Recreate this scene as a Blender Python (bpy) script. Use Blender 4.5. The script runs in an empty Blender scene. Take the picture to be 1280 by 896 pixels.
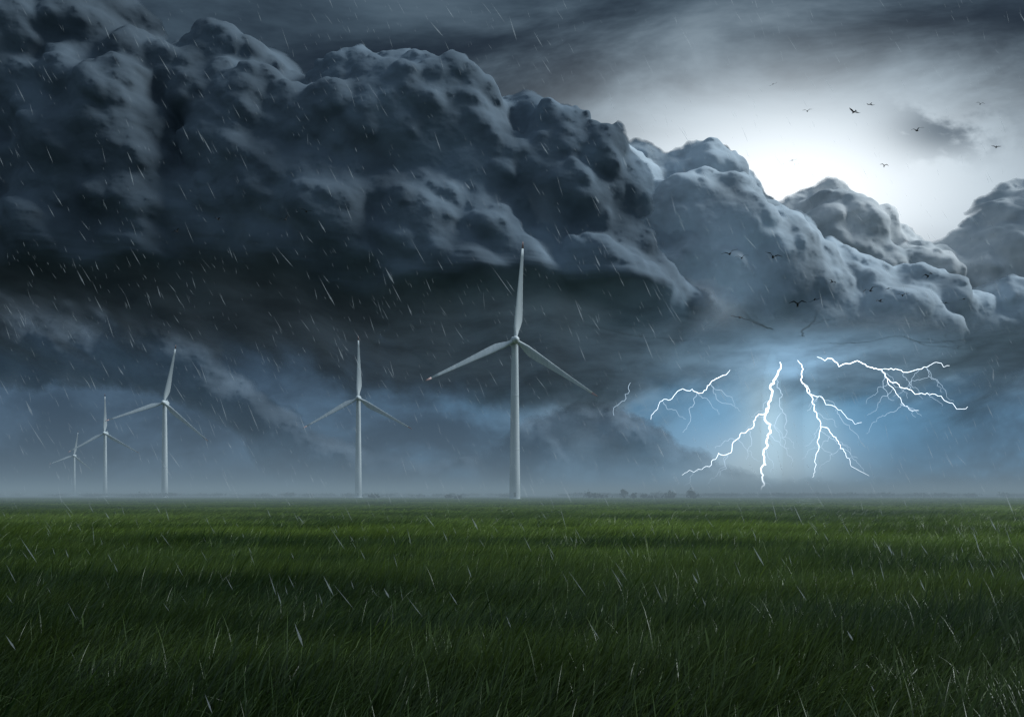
import bpy, bmesh, math, random
import numpy as np
from mathutils import Vector, Matrix, Euler
random.seed(7)
rng = np.random.default_rng(7)
scene = bpy.context.scene
scene.view_settings.view_transform = 'Standard'
scene.view_settings.look = 'None'
scene.view_settings.exposure = 0
F = 1244.0      # focal length in photo pixels
CAMH = 2.6
def link(o): scene.collection.objects.link(o); return o
def s2l(*c):
    return tuple(((v/255)/12.92 if v/255 <= 0.04045 else ((v/255+0.055)/1.055)**2.4) for v in c)

# ------------------------------------------------------------ camera
cam = bpy.data.cameras.new("camera"); co = link(bpy.data.objects.new("camera", cam))
co.location = (0, 0, CAMH); co.rotation_euler = (math.radians(90), 0, 0)
cam.lens = 35; cam.sensor_width = 36; cam.shift_y = 0.1325
cam.clip_start = 0.1; cam.clip_end = 60000
scene.camera = co
def W(px, py, D):      # metres at distance D along +Y
    return ((px-640)*D/F, D, CAMH+(617-py)*D/F)

# ------------------------------------------------------------ node helper
class N:
    def __init__(s, nt): s.nt = nt
    def node(s, t, **k):
        n = s.nt.nodes.new(t)
        for a, b in k.items(): setattr(n, a, b)
        return n
    def inp(s, sock, v):
        if isinstance(v, bpy.types.NodeSocket): s.nt.links.new(v, sock)
        elif v is not None:
            if isinstance(v, tuple) and len(v) == 3 and sock.type == 'RGBA': v = (*v, 1)
            sock.default_value = v
    def m(s, op, a, b=None, c=None, clamp=False):
        n = s.node('ShaderNodeMath', operation=op, use_clamp=clamp)
        s.inp(n.inputs[0], a)
        if b is not None: s.inp(n.inputs[1], b)
        if c is not None: s.inp(n.inputs[2], c)
        return n.outputs[0]
    def mr(s, v, a, b, c=0.0, d=1.0, smooth=True):
        n = s.node('ShaderNodeMapRange', interpolation_type='SMOOTHSTEP' if smooth else 'LINEAR')
        for i, x in enumerate((v, a, b, c, d)): s.inp(n.inputs[i], x)
        return n.outputs[0]
    def mix(s, f, a, b, mode='MIX'):
        n = s.node('ShaderNodeMix', data_type='RGBA', blend_type=mode)
        s.inp(n.inputs[0], f); s.inp(n.inputs[6], a); s.inp(n.inputs[7], b)
        return n.outputs[2]
    def xyz(s, x, y, z):
        n = s.node('ShaderNodeCombineXYZ')
        for i, v in enumerate((x, y, z)): s.inp(n.inputs[i], v)
        return n.outputs[0]
    def noise(s, vec, scale, detail=6, rough=0.55, dist=0.0):
        n = s.node('ShaderNodeTexNoise'); s.inp(n.inputs['Vector'], vec)
        n.inputs['Scale'].default_value = scale; n.inputs['Detail'].default_value = detail
        n.inputs['Roughness'].default_value = rough; n.inputs['Distortion'].default_value = dist
        return n.outputs['Fac']
def newmat(name):
    m = bpy.data.materials.new(name); m.use_nodes = True; m.node_tree.nodes.clear()
    h = N(m.node_tree); out = h.node('ShaderNodeOutputMaterial')
    return m, h, out

# ------------------------------------------------------------ world sky
SUN_EL, SUN_AZ = math.radians(42), math.radians(82)   # azimuth from +Y toward +X
w = bpy.data.worlds.new("World"); scene.world = w; w.use_nodes = True
w.node_tree.nodes.clear(); h = N(w.node_tree)
out = h.node('ShaderNodeOutputWorld')
tc = h.node('ShaderNodeTexCoord'); sp = h.node('ShaderNodeSeparateXYZ')
w.node_tree.links.new(tc.outputs['Generated'], sp.inputs[0])
dx, dy, dz = sp.outputs
dyc = h.m('MAXIMUM', dy, 0.12)
u = h.m('DIVIDE', dx, dyc); v = h.m('DIVIDE', dz, dyc)
def gauss(pu, pv, su, sv, warp=None):
    a = h.m('DIVIDE', h.m('SUBTRACT', u, (pu-640)/F), su/F)
    b = h.m('DIVIDE', h.m('SUBTRACT', v, (617-pv)/F), sv/F)
    d = h.m('ADD', h.m('MULTIPLY', a, a), h.m('MULTIPLY', b, b))
    if warp is not None: d = h.m('MULTIPLY', d, warp)
    return h.m('EXPONENT', h.m('MULTIPLY', d, -1.0))
vstr = h.xyz(h.m('ADD', u, h.m('MULTIPLY', v, 0.5)), h.m('MULTIPLY', h.m('SUBTRACT', v, h.m('MULTIPLY', u, 0.10)), 3.0), 3.7)
n_str = h.noise(vstr, 3.2, 6, 0.6, 0.3)
n_wisp = h.noise(h.xyz(u, h.m('MULTIPLY', v, 1.6), 21.4), 8.0, 6, 0.58, 0.2)
up = h.mix(h.mr(n_str, 0.33, 0.68), s2l(28, 39, 50), s2l(70, 88, 102))
warp = h.mr(n_str, 0.25, 0.75, 1.7, 0.5)
g1 = gauss(1020, 215, 370, 115, warp)
g2 = gauss(990, 240, 200, 100)
g3 = gauss(1200, 240, 300, 118, warp)
up = h.mix(h.m('MULTIPLY', g1, 0.85), up, s2l(188, 206, 218))
up = h.mix(h.m('MULTIPLY', g3, 0.75), up, s2l(178, 195, 207))
up = h.mix(h.m('MULTIPLY', g2, 1.0), up, (1.12, 1.19, 1.24))
scr = h.m('MULTIPLY', gauss(1185, 160, 70, 34), h.mr(n_wisp, 0.45, 0.55))
up = h.mix(h.m('MULTIPLY', scr, 0.85), up, s2l(84, 98, 110))
lo = h.mix(h.mr(n_wisp, 0.38, 0.66), s2l(38, 54, 72), s2l(76, 100, 124))
lo = h.mix(h.mr(v, 0.0, 0.1, 0.35, 0.0), lo, s2l(88, 108, 124))
gl = gauss(975, 530, 260, 115, h.mr(n_wisp, 0.3, 0.7, 1.8, 0.45))
gc = gauss(955, 590, 95, 50)
gd = gauss(960, 530, 34, 90); ge = gauss(1022, 540, 28, 60)
gl2 = gauss(1010, 460, 230, 32)
gm = h.m('MULTIPLY', gauss(745, 520, 85, 60), h.mr(n_wisp, 0.42, 0.58))
lo = h.mix(h.m('MULTIPLY', gl, 0.95), lo, s2l(116, 186, 234))
lo = h.mix(h.m('MULTIPLY', gc, 0.9), lo, s2l(225, 246, 255))
lo = h.mix(h.m('MULTIPLY', gd, 0.8), lo, s2l(215, 244, 255))
lo = h.mix(h.m('MULTIPLY', ge, 0.6), lo, s2l(195, 235, 255))
lo = h.mix(h.m('MULTIPLY', h.m('MULTIPLY', gl2, h.mr(n_wisp, 0.36, 0.58)), 0.8), lo, s2l(200, 230, 248))
lo = h.mix(h.m('MULTIPLY', gm, 0.75), lo, s2l(150, 168, 180))
col = h.mix(h.mr(v, (617-440)/F, (617-400)/F), lo, up)
amb = h.mix(h.mr(dz, -0.1, 0.8), s2l(66, 84, 100), s2l(138, 158, 176))
col = h.mix(h.mr(dy, 0.15, 0.45), amb, col)
bg = h.node('ShaderNodeBackground'); h.inp(bg.inputs[0], col); bg.inputs[1].default_value = 1.0
sky = h.node('ShaderNodeTexSky'); sky.sky_type = 'NISHITA'; sky.sun_disc = False
sky.sun_elevation = SUN_EL; sky.sun_rotation = SUN_AZ
bg2 = h.node('ShaderNodeBackground'); h.inp(bg2.inputs[0], sky.outputs[0]); bg2.inputs[1].default_value = 0.003
ad = h.node('ShaderNodeAddShader'); h.nt.links.new(bg.outputs[0], ad.inputs[0]); h.nt.links.new(bg2.outputs[0], ad.inputs[1])
h.nt.links.new(ad.outputs[0], out.inputs[0])

sun = bpy.data.lights.new("sun", 'SUN'); so = link(bpy.data.objects.new("sun", sun))
sun.energy = 3.0; sun.angle = math.radians(26); sun.color = (0.87, 0.96, 1.0)
d = Vector((math.sin(SUN_AZ)*math.cos(SUN_EL), math.cos(SUN_AZ)*math.cos(SUN_EL), math.sin(SUN_EL)))
so.rotation_euler = d.to_track_quat('Z', 'Y').to_euler()
fl = bpy.data.lights.new("lightning_flash", 'POINT'); fo = link(bpy.data.objects.new("lightning_flash", fl))
fl.energy = 3.0e7; fl.shadow_soft_size = 5; fl.color = (0.62, 0.84, 1.0); fo.location = W(1000, 560, 6700)

# ------------------------------------------------------------ numpy noise
perm = rng.permutation(256); perm = np.concatenate([perm, perm, perm])
ga = rng.uniform(0, 2*np.pi, 256); gxx, gyy = np.cos(ga), np.sin(ga)
def perlin(x, y, seed=0):
    xi = np.floor(x).astype(int); yi = np.floor(y).astype(int)
    xf = x-xi; yf = y-yi
    fu = xf*xf*xf*(xf*(xf*6-15)+10); fv = yf*yf*yf*(yf*(yf*6-15)+10)
    def g(ix, iy, ax, ay):
        k = perm[(perm[(ix+seed) & 255]+iy) & 255]
        return gxx[k]*ax+gyy[k]*ay
    a = g(xi, yi, xf, yf); b = g(xi+1, yi, xf-1, yf)
    c = g(xi, yi+1, xf, yf-1); e = g(xi+1, yi+1, xf-1, yf-1)
    return (a+(b-a)*fu)*(1-fv)+(c+(e-c)*fu)*fv
def fbm(x, y, o=5, seed=0, gain=0.5):
    r = 0; amp = 1
    for i in range(o):
        r = r+amp*perlin(x, y, seed+i*17); x = x*2.03+3.1; y = y*2.03+1.7; amp *= gain
    return r
def boxblur(a, r, ax):
    p = np.pad(a, [(r+1, r) if i == ax else (0, 0) for i in range(2)], mode='edge')
    c = np.cumsum(p, axis=ax)
    n = a.shape[ax]
    hi = np.take(c, np.arange(2*r+1, 2*r+1+n), axis=ax); lo_ = np.take(c, np.arange(0, n), axis=ax)
    return (hi-lo_)/(2*r+1)
def blur(a, r):
    for _ in range(2):
        a = boxblur(boxblur(a, r, 0), r, 1)
    return a
def sstep(x): x = np.clip(x, 0, 1); return x*x*(3-2*x)
def smax(a, b, k):
    h_ = np.clip(0.5+0.5*(a-b)/k, 0, 1)
    return b*(1-h_)+a*h_+k*h_*(1-h_)
def grid_mesh(name, X, Y, Z, keep=None, attrs={}, flip=False, nrm=None):
    ny, nx = X.shape
    idx = np.arange(nx*ny).reshape(ny, nx)
    q = np.stack([idx[:-1, :-1], idx[:-1, 1:], idx[1:, 1:], idx[1:, :-1]], -1).reshape(-1, 4)
    if flip: q = q[:, ::-1]
    if keep is not None:
        kf = keep.ravel()[q].all(axis=1); q = q[kf]
        used = np.zeros(nx*ny, bool); used[q.ravel()] = True
    else: used = np.ones(nx*ny, bool)
    mi = None
    if 'dens' in attrs: mi = (attrs['dens'].ravel()[q].min(axis=1) < 0.97).astype(np.int32)
    remap = np.cumsum(used)-1
    q = remap[q]
    co_ = np.stack([X.ravel(), Y.ravel(), Z.ravel()], -1)[used].astype(np.float32)
    me = bpy.data.meshes.new(name)
    me.vertices.add(len(co_)); me.vertices.foreach_set('co', co_.ravel())
    me.loops.add(q.size); me.loops.foreach_set('vertex_index', q.ravel().astype(np.int32))
    me.polygons.add(len(q)); me.polygons.foreach_set('loop_start', (np.arange(len(q))*4).astype(np.int32))
    me.polygons.foreach_set('loop_total', np.full(len(q), 4, np.int32))
    me.polygons.foreach_set('use_smooth', np.ones(len(q), bool))
    if mi is not None: me.polygons.foreach_set('material_index', mi)
    for k, a in attrs.items():
        at = me.attributes.new(k, 'FLOAT', 'POINT'); at.data.foreach_set('value', a.ravel()[used].astype(np.float32))
    if nrm is not None:
        at = me.attributes.new('nrm', 'FLOAT_VECTOR', 'POINT')
        at.data.foreach_set('vector', np.stack([a.ravel()[used] for a in nrm], -1).astype(np.float32).ravel())
    me.update(calc_edges=True)
    return link(bpy.data.objects.new(name, me))

# ------------------------------------------------------------ clouds
def cloud_mat(name, colr, edge, grad=False):
    m, h, out = newmat(name)
    g = h.node('ShaderNodeNewGeometry')
    n1 = h.noise(g.outputs['Position'], 0.0016, 4, 0.6)
    colv = h.mix(h.mr(n1, 0.3, 0.7), tuple(c*0.66 for c in colr), tuple(min(.9, c*1.28) for c in colr))
    if grad:   # shade over the western end of the bank, painted into its colour
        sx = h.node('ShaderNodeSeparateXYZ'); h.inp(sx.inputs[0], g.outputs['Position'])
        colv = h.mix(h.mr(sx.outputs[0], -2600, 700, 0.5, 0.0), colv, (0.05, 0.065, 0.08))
    na_ = h.node('ShaderNodeAttribute', attribute_name='nrm')
    vm = h.node('ShaderNodeMix', data_type='VECTOR'); vm.inputs[0].default_value = 0.62
    h.inp(vm.inputs[4], g.outputs['Normal']); h.inp(vm.inputs[5], na_.outputs['Vector'])
    vn = h.node('ShaderNodeVectorMath', operation='NORMALIZE'); h.inp(vn.inputs[0], vm.outputs[1])
    df = h.node('ShaderNodeBsdfDiffuse'); h.inp(df.inputs[0], colv); h.inp(df.inputs['Normal'], vn.outputs[0])
    tl = h.node('ShaderNodeBsdfTranslucent'); h.inp(tl.inputs[0], colv)
    mx0 = h.node('ShaderNodeMixShader'); mx0.inputs[0].default_value = 0.15
    h.nt.links.new(df.outputs[0], mx0.inputs[1]); h.nt.links.new(tl.outputs[0], mx0.inputs[2])
    if not edge:
        h.nt.links.new(mx0.outputs[0], out.inputs[0]); return m
    at = h.node('ShaderNodeAttribute', attribute_name='dens')
    tr = h.node('ShaderNodeBsdfTransparent')
    mx = h.node('ShaderNodeMixShader'); h.inp(mx.inputs[0], at.outputs['Fac'])
    h.nt.links.new(tr.outputs[0], mx.inputs[1]); h.nt.links.new(mx0.outputs[0], mx.inputs[2])
    h.nt.links.new(mx.outputs[0], out.inputs[0])
    return m

def cloud_bank(name, curve, base, bottom, D, x0, x1, y0, y1, mats, seed, r0=(28, 48), rin=(38, 78),
               depthk=2.2, dmax=100, tilt=-0.6, recess=340, streak=1.0, rmin=6, edge=3, zvar=48, fade=9, nb=7, en=0.22, under=True, pit=5, div=7, xend=None):
    """all lengths in units of D/F metres; relief grows toward the viewer"""
    R = random.Random(seed)
    S = D/F
    cx = np.array([c[0] for c in curve]); cy = np.array([c[1] for c in curve])
    f_top = lambda x: float(np.interp(x, cx, cy))
    bx = np.array([c[0] for c in base]); by = np.array([c[1] for c in base])
    f_base = lambda x: float(np.interp(x, bx, by))
    nx = int(x1-x0); ny = int(y1-y0)
    H = np.full((ny, nx), -1e6)
    sph = []
    def add(x, y, r, z, lvl):
        dep = max(0., min(1., (y-f_top(x))/170))
        el = 1.0+0.45*dep*streak
        sph.append((x, y, r, z, el, tilt))
        if r < rmin*1.6 or lvl >= 4: return
        n = [12, 10, 8, 6][lvl]
        for _ in range(n):
            while True:
                a, b, c = R.gauss(0, 1), R.gauss(0, 1), abs(R.gauss(0, 0.8))
                L = math.sqrt(a*a+b*b+c*c)
                if L > 0.1: break
            a, b, c = a/L, b/L, c/L
            if b > 0.5: b = -b
            rr = max(rmin*R.uniform(.8, 1.3), r*R.uniform(0.30, 0.55))
            ca, sa = math.cos(tilt), math.sin(tilt)
            ax_ = a*el; bx_ = b
            add(x+(ax_*ca+bx_*sa)*r*0.78, y+(-ax_*sa+bx_*ca)*r*0.78, rr, z+c*r*0.78, lvl+1)
    x = cx[0]
    while x < cx[-1]:
        r = R.uniform(*r0)
        yt = f_top(x)
        if yt < f_base(x)-25: add(x, yt+r*1.12, r, -r+R.uniform(-15, 10), 1)
        x += r*R.uniform(0.5, 0.85)
    for i in range(int((x1-x0)/div)):
        xx = R.uniform(x0, x1); t = f_top(xx); b_ = f_base(xx)
        if b_-t < 50: continue
        yy = t+35+(min(b_, 440)-t-20)*R.random()
        r = R.uniform(*rin)
        z = min(dmax, depthk*(yy-t)*0.4)+R.uniform(-zvar, zvar)
        add(xx, max(yy, t+r*1.2), r, z-r, 0)
    for (x, y, r, z, el, tl) in sph:
        rx = r*el
        i0 = max(0, int(x-rx-x0)); i1 = min(nx, int(x+rx-x0)+2)
        j0 = max(0, int(y-rx-y0)); j1 = min(ny, int(y+rx-y0)+2)
        if i0 >= i1 or j0 >= j1: continue
        gx = np.arange(i0, i1)+x0-x; gy = (np.arange(j0, j1)+y0-y)[:, None]
        if el > 1.02:
            ca, sa = math.cos(tl), math.sin(tl)
            p = (gx*ca-gy*sa)/el; q = gx*sa+gy*ca
            d2 = p*p+q*q
        else: d2 = gx*gx+gy*gy
        t = r*r-d2
        hh = np.where(t > 0, z+np.sqrt(np.maximum(t, 0)), -1e6)
        np.maximum(H[j0:j1, i0:i1], hh, out=H[j0:j1, i0:i1])
    PX, PY = np.meshgrid(np.arange(nx)+x0, np.arange(ny)+y0)
    BASE = np.interp(PX, bx, by)+(26*np.clip((1000-PX)/300, 0.35, 1))*fbm(PX/110, PY/300, 4, seed)
    BOT = np.interp(PX, [c[0] for c in bottom], [c[1] for c in bottom])+34*fbm(PX/100, PY/60, 5, seed+5)
    t = np.maximum(0, (PY-BASE)/60.0)
    mask = (H > -1e5).astype(float)
    Hs = np.where(H > -1e5, H, 0)
    def fill(r): return blur(Hs*mask, r)/np.maximum(blur(mask, r), 1e-3)
    H1, H3, Hp, Hb = fill(1), fill(3), fill(pit), fill(16)
    cov = sstep(blur(mask, 16)*3)
    Hb = blur(Hb*cov+85*(1-cov), 6)
    k = np.clip(1-(BASE-PY)/80, 0, 1)**1.6
    inside = sstep(blur(mask, 2)*1.5)
    ku = sstep((k-0.15)/0.4)
    H2 = 0.8*H1+0.2*H3
    H2 = smax(H2, Hp-0.5, 4.0)          # crevices closed: only convex billows remain
    H2 = blur(H2, 1)
    H2 = H2*inside+(Hb*ku+H2*(1-ku))*(1-inside)
    H2 = H2*(1-k*0.75)+Hb*k*0.75
    H2 += 1.3*fbm(PX/13, PY/10, 4, seed+9, 0.55)*(1-k)
    st = fbm(PX/260+0.2*fbm(PX/120, PY/60, 2, seed+2), (PY-0.06*PX)/34, 4, seed+3, 0.5)
    tt = blur(t, 12)
    H2 = H2*np.exp(-tt*1.2)-recess*tt**1.2+st*14*np.clip(k, 0, 1)
    if xend is not None:                # east of here only the flat shelf continues
        e_ = sstep((PX-xend+30)/110)
        H2 = H2*(1-e_)+(blur(H2, 14)*(1-e_)+(85*np.exp(-tt*1.2)-recess*tt**1.2+st*10)*e_)*e_
    lower = 1/(1+np.exp((PY-BOT)/fade))
    be = blur(mask, edge)
    dn = be+en*fbm(PX/9, PY/8, 4, seed+20)*(be < 0.98)
    d1 = np.clip((dn-0.42)*2.0, 0, 1)
    if xend is not None: d1 = d1*(1-sstep((PX-xend)/70))
    d2_ = sstep((PY-BASE+12)/42) if under else 0
    dens = np.maximum(d1, d2_)*lower
    H2 = np.clip(H2, -900, 400)
    HB = blur(H2, nb); gy_, gx_ = np.gradient(HB)
    nl = np.sqrt(gx_**2+gy_**2+1)
    X = (PX-640)*S; Z = CAMH+(617-PY)*S; Y = D-H2*S
    o = grid_mesh(name, X, Y, Z, dens > 0.01, {'dens': dens}, True, (-gx_/nl, -1/nl, gy_/nl))
    for mm in mats: o.data.materials.append(mm)
    print(name, len(sph), len(o.data.polygons))
    return o
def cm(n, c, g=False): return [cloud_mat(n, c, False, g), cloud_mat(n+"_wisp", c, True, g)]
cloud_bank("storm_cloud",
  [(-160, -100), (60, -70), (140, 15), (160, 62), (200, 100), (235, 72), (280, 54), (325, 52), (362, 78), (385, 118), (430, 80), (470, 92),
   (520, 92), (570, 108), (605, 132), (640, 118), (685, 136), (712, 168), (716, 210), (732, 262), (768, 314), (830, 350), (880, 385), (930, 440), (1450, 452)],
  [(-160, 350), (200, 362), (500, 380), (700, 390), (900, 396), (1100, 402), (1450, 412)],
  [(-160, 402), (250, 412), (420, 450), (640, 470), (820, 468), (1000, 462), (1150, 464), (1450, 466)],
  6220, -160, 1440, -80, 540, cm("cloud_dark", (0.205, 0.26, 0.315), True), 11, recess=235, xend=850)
cloud_bank("storm_cloud",
  [(690, 240), (740, 205), (775, 168), (805, 170), (826, 212), (846, 184), (886, 176), (922, 205), (948, 228), (966, 275), (995, 305), (1050, 318),
   (1100, 330), (1150, 350), (1200, 366), (1260, 360), (1450, 340)],
  [(690, 520), (1450, 520)], [(690, 425), (1450, 440)],
  8700, 660, 1440, 120, 480, cm("cloud_mid", (0.47, 0.54, 0.60)), 23, r0=(18, 32), rin=(28, 52), rmin=5, zvar=36, nb=6, under=False, pit=4)
cloud_bank("storm_cloud",
  [(930, 310), (975, 272), (1005, 232), (1038, 220), (1062, 246), (1083, 282), (1128, 278), (1146, 308), (1170, 335), (1182, 310), (1192, 295), (1215, 282),
   (1236, 242), (1280, 230), (1340, 212), (1450, 200)],
  [(900, 520), (1450, 520)], [(900, 420), (1450, 440)],
  10300, 910, 1440, 170, 450, cm("cloud_far", (0.70, 0.77, 0.82)), 37, r0=(12, 22), rin=(22, 42), rmin=4.5, zvar=24, nb=5, under=False, pit=3, div=3.5)
cloud_bank("storm_cloud",
  [(-160, 330), (60, 360), (120, 395), (180, 382), (225, 396), (250, 445), (300, 474), (330, 505), (400, 550), (470, 565), (520, 580), (600, 572), (650, 550), (700, 512), (745, 500), (780, 520), (830, 552),
   (900, 585), (980, 600), (1100, 600), (1450, 590)],
  [(-160, 640), (1450, 640)], [(-160, 560), (600, 580), (740, 560), (900, 590), (1450, 590)],
  12000, -160, 1440, 320, 612, cm("cloud_low", (0.22, 0.27, 0.325)), 51, r0=(12, 26), rin=(18, 44), rmin=6, zvar=14, dmax=60, recess=60, fade=20, edge=7, nb=8, en=0.2, under=False, pit=7)

# ------------------------------------------------------------ ground
def gz(x, y):
    return 0.22*fbm(x/60, y/22, 3, 3)*np.clip((y-2)/30, 0, 1)
xs = np.concatenate([-np.geomspace(14000, 60, 60), np.linspace(-55, 55, 111), np.geomspace(60, 14000, 60)])
ys = np.concatenate([[-3000, -300, -50], np.linspace(-10, 120, 200), np.geomspace(123, 14000, 160)])
GX, GY = np.meshgrid(xs, ys)
gr = grid_mesh("ground", GX, GY, gz(GX, GY))
m, h, out = newmat("grass_field_soil")
g = h.node('ShaderNodeNewGeometry')
mp = h.node('ShaderNodeMapping'); h.inp(mp.inputs[0], g.outputs['Position']); mp.inputs['Scale'].default_value = (0.02, 0.06, 0.1)
n1 = h.noise(mp.outputs[0], 1.0, 5, 0.6)
c = h.mix(h.mr(n1, 0.35, 0.65), (0.030, 0.042, 0.024), (0.052, 0.068, 0.038))
b = h.node('ShaderNodeBsdfDiffuse'); h.inp(b.inputs[0], c)
h.nt.links.new(b.outputs[0], out.inputs[0]); gr.data.materials.append(m)

# ------------------------------------------------------------ grass
m, h, out = newmat("grass_blade")
g = h.node('ShaderNodeNewGeometry')
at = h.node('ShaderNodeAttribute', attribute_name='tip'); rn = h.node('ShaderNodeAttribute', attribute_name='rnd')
mp = h.node('ShaderNodeMapping'); h.inp(mp.inputs[0], g.outputs['Position']); mp.inputs['Scale'].default_value = (0.035, 0.13, 0.0)
n1 = h.noise(mp.outputs[0], 1.0, 4, 0.6)
mp2 = h.node('ShaderNodeMapping'); h.inp(mp2.inputs[0], g.outputs['Position']); mp2.inputs['Scale'].default_value = (0.010, 0.02, 0.0); mp2.inputs['Location'].default_value = (4.4, 1.0, 0)
n2 = h.noise(mp2.outputs[0], 1.0, 2, 0.5)
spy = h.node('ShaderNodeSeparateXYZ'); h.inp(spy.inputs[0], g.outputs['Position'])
c = h.mix(h.mr(n1, 0.40, 0.60), (0.030, 0.080, 0.016), (0.29, 0.42, 0.068))
c = h.mix(h.m('MULTIPLY', rn.outputs['Fac'], 0.55), c, (0.34, 0.43, 0.13))
c = h.mix(h.mr(n2, 0.35, 0.65, 0.0, 0.45), c, (0.030, 0.078, 0.017))
c = h.mix(h.mr(spy.outputs[1], 9, 40, 0.74, 0.0), c, (0.014, 0.038, 0.011))  # nearest grass darkened in its colour, standing in for shade
c = h.mix(h.mr(at.outputs['Fac'], 0.15, 1.0), (0.004, 0.012, 0.004), c)  # roots painted darker for the shade deep between blades
b = h.node('ShaderNodeBsdfPrincipled'); h.inp(b.inputs['Base Color'], c); b.inputs['Roughness'].default_value = 0.38
b.inputs['Specular IOR Level'].default_value = 0.42
tl = h.node('ShaderNodeBsdfTranslucent'); h.inp(tl.inputs[0], c)
mx = h.node('ShaderNodeMixShader'); mx.inputs[0].default_value = 0.35
h.nt.links.new(b.outputs[0], mx.inputs[1]); h.nt.links.new(tl.outputs[0], mx.inputs[2]); h.nt.links.new(mx.outputs[0], out.inputs[0])
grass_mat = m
gcol = bpy.data.collections.new("grass_clumps")
def clump(i, size, nb, wid, hgt, seeds):
    R = np.random.default_rng(100+i)
    V = []; Fc = []; T = []; Rn = []
    for k in range(nb):
        x, y = R.uniform(-size/2, size/2, 2)
        L = hgt*R.uniform(0.55, 1.15)*(1.35 if R.random() < 0.10 else 1); wd = wid*R.uniform(0.6, 1.3)
        ang = R.normal(0.1, 0.6); lean0 = R.uniform(0.05, 0.45); curl = R.uniform(0.4, 1.6)
        dirx, diry = math.cos(ang), math.sin(ang)
        fa = ang+math.pi/2+R.normal(0, 0.5); sx, sy = math.cos(fa), math.sin(fa)
        px, py, pz = x, y, 0; seg = 5; rr = R.random()**2.5
        base = len(V)
        seedy = seeds and R.random() < 0.03
        for s in range(seg+1):
            t = s/seg
            ww = wd*(1-t**1.6)*0.5 if s < seg else 0
            if seedy: ww = wd*0.2 if t < 0.75 else wd*0.6*(1 if s < seg else 0.1)
            if s < seg or seedy:
                V += [(px-sx*ww, py-sy*ww, pz), (px+sx*ww, py+sy*ww, pz)]; T += [t, t]; Rn += [rr, rr]
            else: V.append((px, py, pz)); T.append(t); Rn.append(rr)
            th = lean0+curl*t
            px += dirx*math.sin(th)*L/seg; py += diry*math.sin(th)*L/seg; pz += math.cos(th)*L/seg
        for s in range(seg-1):
            a = base+2*s; Fc.append((a, a+1, a+3, a+2))
        a = base+2*(seg-1)
        Fc.append((a, a+1, a+3, a+2) if seedy else (a, a+1, a+2))
    me = bpy.data.meshes.new("clump"); me.from_pydata(V, [], Fc)
    for nm, arr in (('tip', T), ('rnd', Rn)):
        a = me.attributes.new(nm, 'FLOAT', 'POINT'); a.data.foreach_set('value', np.array(arr, np.float32))
    me.polygons.foreach_set('use_smooth', np.ones(len(me.polygons), bool))
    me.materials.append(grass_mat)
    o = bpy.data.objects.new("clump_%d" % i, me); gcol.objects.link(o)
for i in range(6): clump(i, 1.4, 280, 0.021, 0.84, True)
pts = []; rots = []; scl = []
y = 6.0
while y < 600:
    sc = 1.0 if y < 30 else min(8.0, 1+(y-30)/35)
    step = 0.70*sc
    half = y*0.56+6
    xx = np.arange(-half, half, step)
    for x in xx:
        X_ = x+rng.uniform(-.5, .5)*step; Y_ = y+rng.uniform(-.5, .5)*step
        pts.append((X_, Y_)); rots.append((0, 0, rng.normal(0, 0.35)))
        scl.append((sc, sc, rng.uniform(0.85, 1.15)))
    y += step
P = np.array(pts); zz = gz(P[:, 0], P[:, 1])-0.02
hn = 1+0.5*fbm(P[:, 0]/9, P[:, 1]/3.5, 3, 41)
S_ = np.array(scl); S_[:, 2] *= hn*np.clip(1-(S_[:, 0]-1)*0.06, 0.6, 1)
me = bpy.data.meshes.new("grass"); me.vertices.add(len(P))
me.vertices.foreach_set('co', np.column_stack([P, zz]).astype(np.float32).ravel())
for nm, arr in (('rot', np.array(rots)), ('scl', S_)):
    a = me.attributes.new(nm, 'FLOAT_VECTOR', 'POINT'); a.data.foreach_set('vector', arr.astype(np.float32).ravel())
grass = link(bpy.data.objects.new("grass", me))
nt = bpy.data.node_groups.new("grass_scatter", 'GeometryNodeTree')
nt.interface.new_socket('Geometry', in_out='INPUT', socket_type='NodeSocketGeometry')
nt.interface.new_socket('Geometry', in_out='OUTPUT', socket_type='NodeSocketGeometry')
gi = nt.nodes.new('NodeGroupInput'); go = nt.nodes.new('NodeGroupOutput')
ci = nt.nodes.new('GeometryNodeCollectionInfo'); ci.inputs[0].default_value = gcol
ci.inputs['Separate Children'].default_value = True; ci.inputs['Reset Children'].default_value = True
ip = nt.nodes.new('GeometryNodeInstanceOnPoints'); ip.inputs['Pick Instance'].default_value = True
def na(n):
    a = nt.nodes.new('GeometryNodeInputNamedAttribute'); a.data_type = 'FLOAT_VECTOR'; a.inputs[0].default_value = n
    return a.outputs[0]
nt.links.new(gi.outputs[0], ip.inputs['Points']); nt.links.new(ci.outputs[0], ip.inputs['Instance'])
nt.links.new(na('rot'), ip.inputs['Rotation']); nt.links.new(na('scl'), ip.inputs['Scale'])
rv = nt.nodes.new('FunctionNodeRandomValue'); rv.data_type = 'INT'
rv.inputs[4].default_value = 0; rv.inputs[5].default_value = 5
nt.links.new(rv.outputs[2], ip.inputs['Instance Index'])
nt.links.new(ip.outputs[0], go.inputs[0])
md = grass.modifiers.new("scatter", 'NODES'); md.node_group = nt
print("grass instances", len(P))

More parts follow.
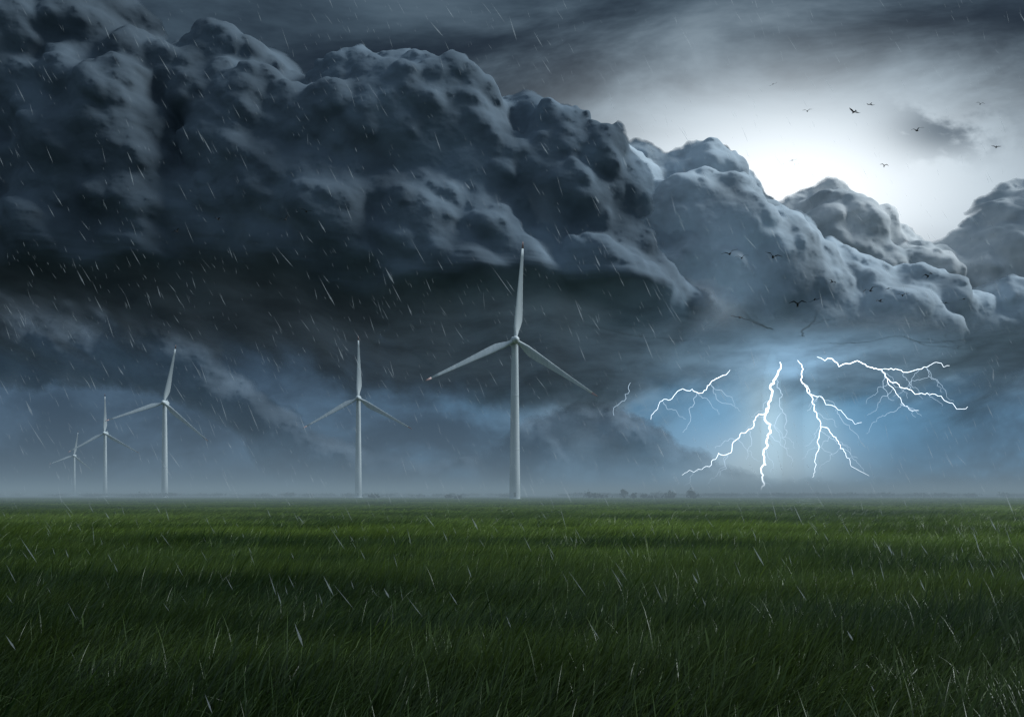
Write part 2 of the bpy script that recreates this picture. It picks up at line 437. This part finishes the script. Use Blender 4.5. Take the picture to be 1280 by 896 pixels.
# ------------------------------------------------------------ wind turbines
m, h, out = newmat("turbine_paint")
g = h.node('ShaderNodeNewGeometry'); mp = h.node('ShaderNodeMapping'); h.inp(mp.inputs[0], g.outputs['Position']); mp.inputs['Scale'].default_value = (0.8, 0.8, 0.05)
n1 = h.noise(mp.outputs[0], 1.0, 5, 0.6)
c = h.mix(h.mr(n1, 0.3, 0.7), (0.52, 0.58, 0.61), (0.66, 0.71, 0.73))
b = h.node('ShaderNodeBsdfPrincipled'); h.inp(b.inputs['Base Color'], c); b.inputs['Roughness'].default_value = 0.5
h.nt.links.new(b.outputs[0], out.inputs[0]); paint = m
m, h, out = newmat("turbine_dark"); b = h.node('ShaderNodeBsdfPrincipled'); b.inputs['Base Color'].default_value = (0.12, 0.13, 0.14, 1)
h.nt.links.new(b.outputs[0], out.inputs[0]); dark = m
m, h, out = newmat("blade_tip_red"); b = h.node('ShaderNodeBsdfPrincipled'); b.inputs['Base Color'].default_value = (0.45, 0.28, 0.26, 1)
h.nt.links.new(b.outputs[0], out.inputs[0]); red = m
def loft(bm, rings, cap=True, mi=0):
    rv_ = [[bm.verts.new(p) for p in r] for r in rings]
    n = len(rings[0])
    for a, b_ in zip(rv_, rv_[1:]):
        for i in range(n):
            f = bm.faces.new((a[i], a[(i+1) % n], b_[(i+1) % n], b_[i])); f.smooth = True; f.material_index = mi
    if cap:
        bm.faces.new(rv_[0][::-1]); bm.faces.new(rv_[-1])
def ring(r, z, n=40, cx=0, cy=0):
    return [(cx+r*math.cos(2*math.pi*i/n), cy+r*math.sin(2*math.pi*i/n), z) for i in range(n)]
def bm_mesh(name, fn, mats):
    bm = bmesh.new(); fn(bm); bmesh.ops.recalc_face_normals(bm, faces=bm.faces)
    me = bpy.data.meshes.new(name); bm.to_mesh(me); bm.free()
    for x in mats: me.materials.append(x)
    return me
def f_tower(bm):
    rr = lambda z: 2.75-1.05*(z/77.6)
    loft(bm, [ring(rr(z), z) for z in np.linspace(0, 77.6, 12)], False)
    for z in (25, 52, 77.3): loft(bm, [ring(rr(z)+.05, z), ring(rr(z)+.05, z+.25)], True)
    loft(bm, [ring(3.6, -1.5), ring(3.6, 0.35)])
    r = bmesh.ops.create_cube(bm, size=1, matrix=Matrix.Translation((0.0, -2.72, 2.4)) @ Matrix.Diagonal((1.1, 0.2, 2.3, 1)))
    for f in {f for v_ in r['verts'] for f in v_.link_faces}: f.material_index = 1
    for k in range(5):
        bmesh.ops.create_cube(bm, size=1, matrix=Matrix.Translation((0.0, -3.1-0.33*k, 1.1-0.22*k)) @ Matrix.Diagonal((1.3, 0.32, 0.1, 1)))
def f_nac(bm):
    rs = []
    for y_, wx, wz, oz in ((-1.6, 1.3, 1.3, 0), (-1.2, 1.75, 1.75, 0), (0.5, 2.0, 2.0, 0.1), (6.5, 1.9, 1.9, 0.1), (9.0, 1.55, 1.45, 0.25), (9.4, 1.1, 1.0, .3)):
        r = []
        for i in range(32):
            a = 2*math.pi*i/32; ca, sa = math.cos(a), math.sin(a); p = 0.45
            r.append((wx*math.copysign(abs(ca)**p, ca), y_, oz+wz*math.copysign(abs(sa)**p, sa)))
        rs.append(r)
    loft(bm, rs)
    bmesh.ops.create_cube(bm, size=1, matrix=Matrix.Translation((0, 6.5, 2.6)) @ Matrix.Diagonal((1.6, 1.4, 1.1, 1)))
    bmesh.ops.create_cone(bm, cap_ends=True, segments=8, radius1=.06, radius2=.04, depth=2.4, matrix=Matrix.Translation((0.5, 7.0, 4.0)))
def f_hub(bm):
    prof = [(-3.4, 0.05), (-3.3, 0.5), (-3.0, 0.95), (-2.4, 1.45), (-1.5, 1.85), (-0.4, 2.0), (0.9, 1.95), (1.3, 1.6)]
    loft(bm, [[(r*math.cos(2*math.pi*i/32), y_, r*math.sin(2*math.pi*i/32)) for i in range(32)] for y_, r in prof])
def f_blade(bm):
    L = 50.0; st = []
    data = [(0.02, 2.0, 1.0, 0), (0.05, 2.0, 1.0, 4), (0.09, 2.7, 0.75, 14), (0.14, 3.8, 0.42, 15), (0.2, 4.4, 0.27, 13), (0.28, 4.1, 0.22, 10),
            (0.4, 3.4, 0.19, 7), (0.55, 2.6, 0.17, 4), (0.7, 1.95, 0.15, 2), (0.85, 1.4, 0.14, 1), (0.93, 1.05, 0.13, 0), (0.98, 0.7, 0.12, 0), (1.0, 0.2, 0.12, 0)]
    for k, (t, ch, th, tw) in enumerate(data):
        r = []; n = 20
        for i in range(n):
            a = 2*math.pi*i/n
            x_ = ch*0.5*math.cos(a); tt = 1.0 if t < 0.06 else (0.55-0.45*math.cos(a))
            y_ = ch*0.5*th*math.sin(a)*tt
            x_ += ch*0.18*min(1, max(0, (t-0.05)/0.15))
            w_ = math.radians(tw+8)
            r.append((x_*math.cos(w_)-y_*math.sin(w_), x_*math.sin(w_)+y_*math.cos(w_)-1.8*t*t, t*L))
        st.append(r)
    loft(bm, st[:11], True, 0); loft(bm, st[10:], True, 1)
M = {k: bm_mesh(k, f, mt) for k, f, mt in (("tower", f_tower, [paint, dark]), ("nacelle", f_nac, [paint]), ("hub", f_hub, [paint]), ("blade", f_blade, [paint, red]))}
def turbine(px, D, phase, yaw, z=0.0):
    e = link(bpy.data.objects.new("wind_turbine", None)); e.empty_display_size = 5
    e.location = ((px-640)*D/F, D, z)
    def ch(n, me, mat):
        o = link(bpy.data.objects.new(n, me)); o.parent = e; o.matrix_local = mat; return o
    ch("tower", M["tower"], Matrix.Identity(4))
    Y_ = Matrix.Translation((0, 0, 79.8)) @ Matrix.Rotation(math.radians(yaw), 4, 'Z')
    ch("nacelle", M["nacelle"], Y_)
    Rr = Y_ @ Matrix.Translation((0, -3.0, 0)) @ Matrix.Rotation(math.radians(-4), 4, 'X')
    ch("hub", M["hub"], Rr)
    for k in range(3):
        ch("blade_%d" % (k+1), M["blade"], Rr @ Matrix.Rotation(math.radians(phase+120*k), 4, 'Y'))
turbine(643.5, 502, 4.5, 6)
turbine(448, 802, 0, 4)
turbine(206, 843, 11, 5)
turbine(131.5, 1262, 0, 6)
turbine(93, 1990, 9, 6)

# ------------------------------------------------------------ lightning
m, h, out = newmat("lightning"); e = h.node('ShaderNodeEmission'); e.inputs[0].default_value = (0.80, 0.91, 1, 1); e.inputs[1].default_value = 3.0
h.nt.links.new(e.outputs[0], out.inputs[0]); lmat = m
m, h, out = newmat("lightning_faint"); e = h.node('ShaderNodeEmission'); e.inputs[0].default_value = (0.60, 0.80, 1.0, 1); e.inputs[1].default_value = 1.15
h.nt.links.new(e.outputs[0], out.inputs[0]); lmat2 = m
def glow_mat(s):
    m, h, out = newmat("lit_air"); e = h.node('ShaderNodeEmission'); e.inputs[0].default_value = (0.42, 0.74, 1, 1); e.inputs[1].default_value = s
    h.nt.links.new(e.outputs[0], out.inputs[1]); return m
DL = 6300.0
def jag(pts, R, it=4, amp=0.16):
    for _ in range(it):
        o = [pts[0]]
        for a, b_ in zip(pts, pts[1:]):
            dx_, dy_ = b_[0]-a[0], b_[1]-a[1]; k = R.uniform(-amp, amp); s = R.uniform(.35, .65)
            o += [(a[0]+dx_*s-dy_*k, a[1]+dy_*s+dx_*k), b_]
        pts = o
    return pts
def tube(bm, pts, r0, r1, mi=0, n=6):
    rs = []
    for i, p in enumerate(pts):
        a = pts[max(0, i-1)]; b_ = pts[min(len(pts)-1, i+1)]
        t = (Vector(b_)-Vector(a)).normalized(); s = t.cross(Vector((0, 1, 0))).normalized(); q = t.cross(s)
        f = i/(len(pts)-1)
        r = (r0+(r1-r0)*f)*min(1, 0.35+f*8)
        rs.append([tuple(Vector(p)+(s*math.cos(2*math.pi*k/n)+q*math.sin(2*math.pi*k/n))*r) for k in range(n)])
    loft(bm, rs, True, mi)
bolts = [
 [([(975, 452), (968, 478), (962, 500), (957, 520), (963, 540), (956, 560), (958, 580), (952, 600), (953, 616)], 2.0, 1.5, 0),
  ([(961, 506), (946, 520), (935, 536), (922, 548), (911, 566), (890, 574), (878, 586), (852, 593)], .85, .3, 0),
  ([(935, 536), (940, 556), (931, 574)], .5, .2, 1), ([(911, 566), (908, 584), (899, 594)], .5, .2, 1), ([(922, 548), (905, 552), (893, 560)], .4, .2, 1),
  ([(971, 470), (979, 492), (977, 515), (985, 538), (980, 558), (988, 580)], .6, .25, 1), ([(977, 515), (970, 535), (974, 552)], .5, .2, 1),
  ([(957, 560), (966, 575), (962, 590)], .5, .2, 1), ([(963, 540), (975, 552), (985, 560)], .5, .2, 1)],
 [([(996, 450), (1004, 470), (1008, 490), (1018, 510), (1026, 532), (1020, 552), (1021, 570), (1015, 596)], 1.1, .4, 0),
  ([(1026, 532), (1041, 544), (1049, 560), (1063, 572), (1085, 594)], .75, .25, 0), ([(1049, 560), (1060, 562), (1070, 572)], .4, .2, 1),
  ([(1006, 480), (1026, 494), (1046, 512), (1078, 527)], .6, .25, 0), ([(1046, 512), (1056, 528), (1072, 548)], .4, .2, 1)],
 [([(1020, 446), (1050, 457), (1080, 455), (1101, 461), (1114, 476), (1135, 487), (1160, 490), (1180, 500), (1208, 508)], .95, .3, 0),
  ([(1101, 461), (1130, 464), (1158, 458), (1188, 456)], .65, .25, 0), ([(1106, 466), (1116, 484), (1126, 503), (1150, 512)], .5, .25, 0),
  ([(1135, 487), (1142, 474), (1160, 470)], .4, .2, 1), ([(1106, 466), (1108, 486), (1116, 500)], .5, .2, 1)],
 [([(912, 462), (888, 479), (870, 490), (845, 491), (828, 500), (813, 524)], .65, .25, 0), ([(870, 490), (862, 510), (853, 540)], .45, .2, 1),
  ([(788, 478), (781, 500), (767, 519)], .4, .25, 1)]]
glows = {0: [((965, 548), 14, 110, 0.0009), ((968, 575), 150, 95, 0.00010)], 1: [((1014, 530), 11, 90, 0.0006)]}  # glow around the bolts, put in as self-emitting ellipsoids of air
R = random.Random(3)
for gidx, grp in enumerate(bolts):
    e = link(bpy.data.objects.new("lightning_bolt", None))
    extra = []
    for (pts_, r0, r1, mi) in grp:
        if mi == 0:
            for _ in range(4):
                i = R.randrange(1, len(pts_)-1); p = pts_[i]; sgn = R.choice([-1, 1]); L = R.uniform(12, 30)
                q = [(p[0], p[1])]
                for s_ in range(3): q.append((q[-1][0]+sgn*L*R.uniform(.2, .6), q[-1][1]+L*R.uniform(.25, .6)))
                extra.append((q, .34, .15, 1))
    for q_, (pts_, r0, r1, mi) in enumerate(grp+extra):
        bm = bmesh.new()
        j = jag(pts_, R, 3, 0.24); off = R.uniform(-1, 1); p3 = []; dd = DL+gidx*60
        for i, p in enumerate(j):
            x_, y_, z_ = W(p[0], p[1], dd); p3.append((x_, dd+25*math.sin(i*0.3+off), z_))
        k = dd/F*0.62
        tube(bm, p3, r0*k, r1*k, mi)
        bmesh.ops.recalc_face_normals(bm, faces=bm.faces)
        nm = "main_channel" if q_ == 0 else "branch_%d" % q_
        me = bpy.data.meshes.new(nm); bm.to_mesh(me); bm.free()
        for x in (lmat, lmat2): me.materials.append(x)
        o = link(bpy.data.objects.new(nm, me)); o.parent = e
    for (c_, rx, rz, s_) in glows.get(gidx, []):
        bm = bmesh.new(); k = DL/F
        bmesh.ops.create_uvsphere(bm, u_segments=48, v_segments=32, radius=1)
        me = bpy.data.meshes.new("lit_air"); bm.to_mesh(me); bm.free(); me.materials.append(glow_mat(s_))
        o = link(bpy.data.objects.new("lit_air", me)); o.parent = e; o.location = W(c_[0], c_[1], DL+gidx*60)
        o.scale = (rx*k, min(rx, 60)*k, rz*k)

# ------------------------------------------------------------ mist and rain haze (homogeneous air layers)
def mist(name, y0, y1, hgt, dens, colr, wid=26000):
    m, h, out = newmat(name+"_air")
    ab = h.node('ShaderNodeVolumeAbsorption'); ab.inputs[0].default_value = (0, 0, 0, 1); ab.inputs[1].default_value = dens
    em = h.node('ShaderNodeEmission'); em.inputs[0].default_value = (*colr, 1); em.inputs[1].default_value = dens  # emission stands in for the light scattered inside the layer
    a = h.node('ShaderNodeAddShader'); h.nt.links.new(ab.outputs[0], a.inputs[0]); h.nt.links.new(em.outputs[0], a.inputs[1])
    h.nt.links.new(a.outputs[0], out.inputs[1])
    bm = bmesh.new(); bmesh.ops.create_cube(bm, size=1, matrix=Matrix.Translation((0, (y0+y1)/2, hgt/2-2)) @ Matrix.Diagonal((wid, y1-y0, hgt+4, 1)))
    me = bpy.data.meshes.new(name); bm.to_mesh(me); bm.free(); me.materials.append(m)
    link(bpy.data.objects.new(name, me))
mist("mist", 120, 13000, 22, 0.0008, s2l(114, 135, 149))
mist("mist", 60, 12900, 5.5, 0.0012, s2l(112, 130, 140), 25900)
mist("rain_haze", 8800, 13500, 1700, 0.00010, s2l(62, 86, 108), 27000)

# ------------------------------------------------------------ distant trees
m, h, out = newmat("distant_foliage"); b = h.node('ShaderNodeBsdfPrincipled')
g = h.node('ShaderNodeNewGeometry'); n1 = h.noise(g.outputs['Position'], 0.3, 4)
h.inp(b.inputs['Base Color'], h.mix(n1, (0.010, 0.016, 0.012), (0.03, 0.04, 0.024))); b.inputs['Roughness'].default_value = 0.9
h.nt.links.new(b.outputs[0], out.inputs[0])
R = np.random.default_rng(5); V = []; Fc = []
def crown(x, y, wd, ht):
    n = int(60+wd*ht*3)
    for _ in range(n):
        a = R.normal(0, 0.38, 3); zc = ht*(0.55+0.42*a[2]); 
        if zc < 0.3: zc = 0.3
        wloc = wd*0.5*math.sqrt(max(0.1, 1-((zc/ht-0.45)/0.62)**2))
        c_ = np.array([x+a[0]*wloc*1.8, y+a[1]*wloc*1.8, zc]); s_ = R.uniform(0.35, 0.95)
        k = len(V)
        for _j in range(4): V.append(tuple(c_+R.normal(0, s_*0.6, 3)))
        Fc.extend([(k, k+1, k+2), (k, k+2, k+3), (k+1, k+3, k+2)])
    k = len(V)
    for z_, r_ in ((0, .35), (ht*.6, .15)):
        for q in range(5): V.append((x+r_*math.cos(q*1.2566), y+r_*math.sin(q*1.2566), z_))
    for q in range(5): Fc.append((k+q, k+(q+1) % 5, k+5+(q+1) % 5, k+5+q))
for px_, w_, h_ in ((738, 7, 7), (745, 6, 5), (784, 5, 9), (788, 4, 5), (808, 5, 4.5), (843, 6, 7), (866, 6, 9), (860, 5, 5), (752, 8, 4), (820, 9, 3), (832, 7, 3.5), (560, 5, 4), (575, 6, 3), (470, 7, 4)):
    crown((px_-640)*560/F, 560+R.uniform(-20, 20), w_*.65, h_*.65)
for px_ in np.concatenate([R.uniform(700, 1400, 260), R.uniform(-200, 640, 120)]):
    D_ = R.uniform(800, 1400); crown((px_-640)*D_/F, D_, R.uniform(6, 14), R.uniform(2.5, 4.5))
me = bpy.data.meshes.new("distant_tree_line"); me.from_pydata(V, [], Fc); me.materials.append(m)
link(bpy.data.objects.new("distant_tree_line", me))

# ------------------------------------------------------------ birds
m, h, out = newmat("bird_feathers"); b = h.node('ShaderNodeBsdfPrincipled'); b.inputs['Base Color'].default_value = (0.015, 0.017, 0.02, 1); b.inputs['Roughness'].default_value = 0.7
h.nt.links.new(b.outputs[0], out.inputs[0]); bmat = m
def bird(px, py, D, span, heading, roll, flap):
    bm = bmesh.new()
    prof = [(0.30, .008, .0), (0.25, .016, 0), (0.22, .04, .005), (0.17, .045, .008), (0.11, .045, .0), (0.02, .075, -.01), (-0.10, .07, -.01), (-0.2, .035, .0), (-0.24, .02, 0.0)]
    loft(bm, [[(r*math.cos(k*math.pi/5), y_, z_+r*0.85*math.sin(k*math.pi/5)) for k in range(10)] for y_, r, z_ in prof])
    loft(bm, [[(-.02, -.2, .008), (.02, -.2, .008), (.02, -.2, -.008), (-.02, -.2, -.008)], [(-.09, -.40, .004), (.09, -.40, .004), (.09, -.40, -.004), (-.09, -.40, -.004)]])
    for s in (-1, 1):
        rs = []
        for t, ch, sw in ((0.04, .20, 0), (0.2, .22, .03), (0.42, .21, .06), (0.62, .17, .02), (0.8, .11, -.06), (0.93, .06, -.13), (1.0, .015, -.2)):
            xx = s*t*0.62; zz_ = .02+flap*(t if t < .42 else .42+(t-.42)*-0.25)*0.62
            y0 = .05+sw
            rs.append([(xx, y0+ch*.45, zz_+.004), (xx, y0, zz_+.016), (xx, y0-ch*.55, zz_), (xx, y0, zz_-.004)])
        loft(bm, rs)
    bmesh.ops.recalc_face_normals(bm, faces=bm.faces)
    me = bpy.data.meshes.new("bird"); bm.to_mesh(me); bm.free(); me.materials.append(bmat)
    o = link(bpy.data.objects.new("bird", me)); o.location = W(px, py, D); s = span/1.24; o.scale = (s, s, s)
    o.rotation_euler = Euler((math.radians(R2.uniform(-10, 20)), math.radians(roll), math.radians(heading)), 'XYZ')
R2 = random.Random(9)
for px_, py_, wpx in ((912, 317, 13), (927, 322, 10), (966, 321, 14), (997, 380, 14), (1018, 374, 10), (925, 396, 15), (1088, 363, 12), (1128, 369, 9), (1067, 140, 9), (1146, 163, 10),
                      (1009, 139, 6), (1105, 207, 5), (1245, 184, 6), (990, 200, 5), (1160, 345, 8), (966, 105, 5), (1088, 130, 5), (1100, 376, 8), (1205, 373, 6), (273, 274, 7), (357, 274, 9), (383, 264, 11), (221, 289, 6), (1110, 360, 6),
                      (1040, 352, 6), (1225, 130, 5), (1182, 378, 6)):
    D_ = 1.3*F/(wpx*1.15+4)
    bird(px_, py_, D_, 1.45, R2.uniform(-28, 28)+180*(R2.random() < .3), R2.uniform(-22, 22), R2.choice([0.7, 0.5, -0.3, 0.9]))

# ------------------------------------------------------------ rain
m, h, out = newmat("rain_water"); b = h.node('ShaderNodeBsdfDiffuse'); b.inputs[0].default_value = (0.8, 0.86, 0.9, 1)
tl = h.node('ShaderNodeBsdfTranslucent'); tl.inputs[0].default_value = (0.85, 0.9, 0.95, 1)
a = h.node('ShaderNodeMixShader'); h.nt.links.new(b.outputs[0], a.inputs[1]); h.nt.links.new(tl.outputs[0], a.inputs[2])
tr = h.node('ShaderNodeBsdfTransparent'); mx = h.node('ShaderNodeMixShader'); mx.inputs[0].default_value = 0.16
h.nt.links.new(tr.outputs[0], mx.inputs[1]); h.nt.links.new(a.outputs[0], mx.inputs[2]); h.nt.links.new(mx.outputs[0], out.inputs[0])
R = np.random.default_rng(12); V = []; Fc = []
for i in range(3700):
    near = i >= 3650
    y_ = R.uniform(7, 12) if near else 13+50*R.random()**0.8
    x_ = R.uniform(-0.62, 0.62)*y_; z_ = R.uniform(0.4, CAMH+0.56*y_)
    if R.random() < 0.3: z_ = R.uniform(0.4, CAMH+0.25*y_)
    L = R.uniform(0.14, 0.42)*(1 if R.random() < .88 else 1.5); wd = R.uniform(0.004, 0.010)
    if near: L = R.uniform(0.08, 0.2); wd = R.uniform(0.006, 0.011)
    dv = Vector((0.5+R.normal(0, .14), R.normal(0, .15), -1)).normalized()
    p = Vector((x_, y_, z_)); k = len(V)
    V.append(tuple(p)); mid = p+dv*L*0.65
    for q in range(4):
        an = q*math.pi/2; V.append((mid.x+math.cos(an)*wd, mid.y+math.sin(an)*wd, mid.z))
    V.append(tuple(p+dv*L))
    for q in range(4):
        Fc += [(k, k+1+q, k+1+(q+1) % 4), (k+5, k+1+(q+1) % 4, k+1+q)]
me = bpy.data.meshes.new("rain"); me.from_pydata(V, [], Fc); me.materials.append(m)
link(bpy.data.objects.new("rain", me))
print("done")
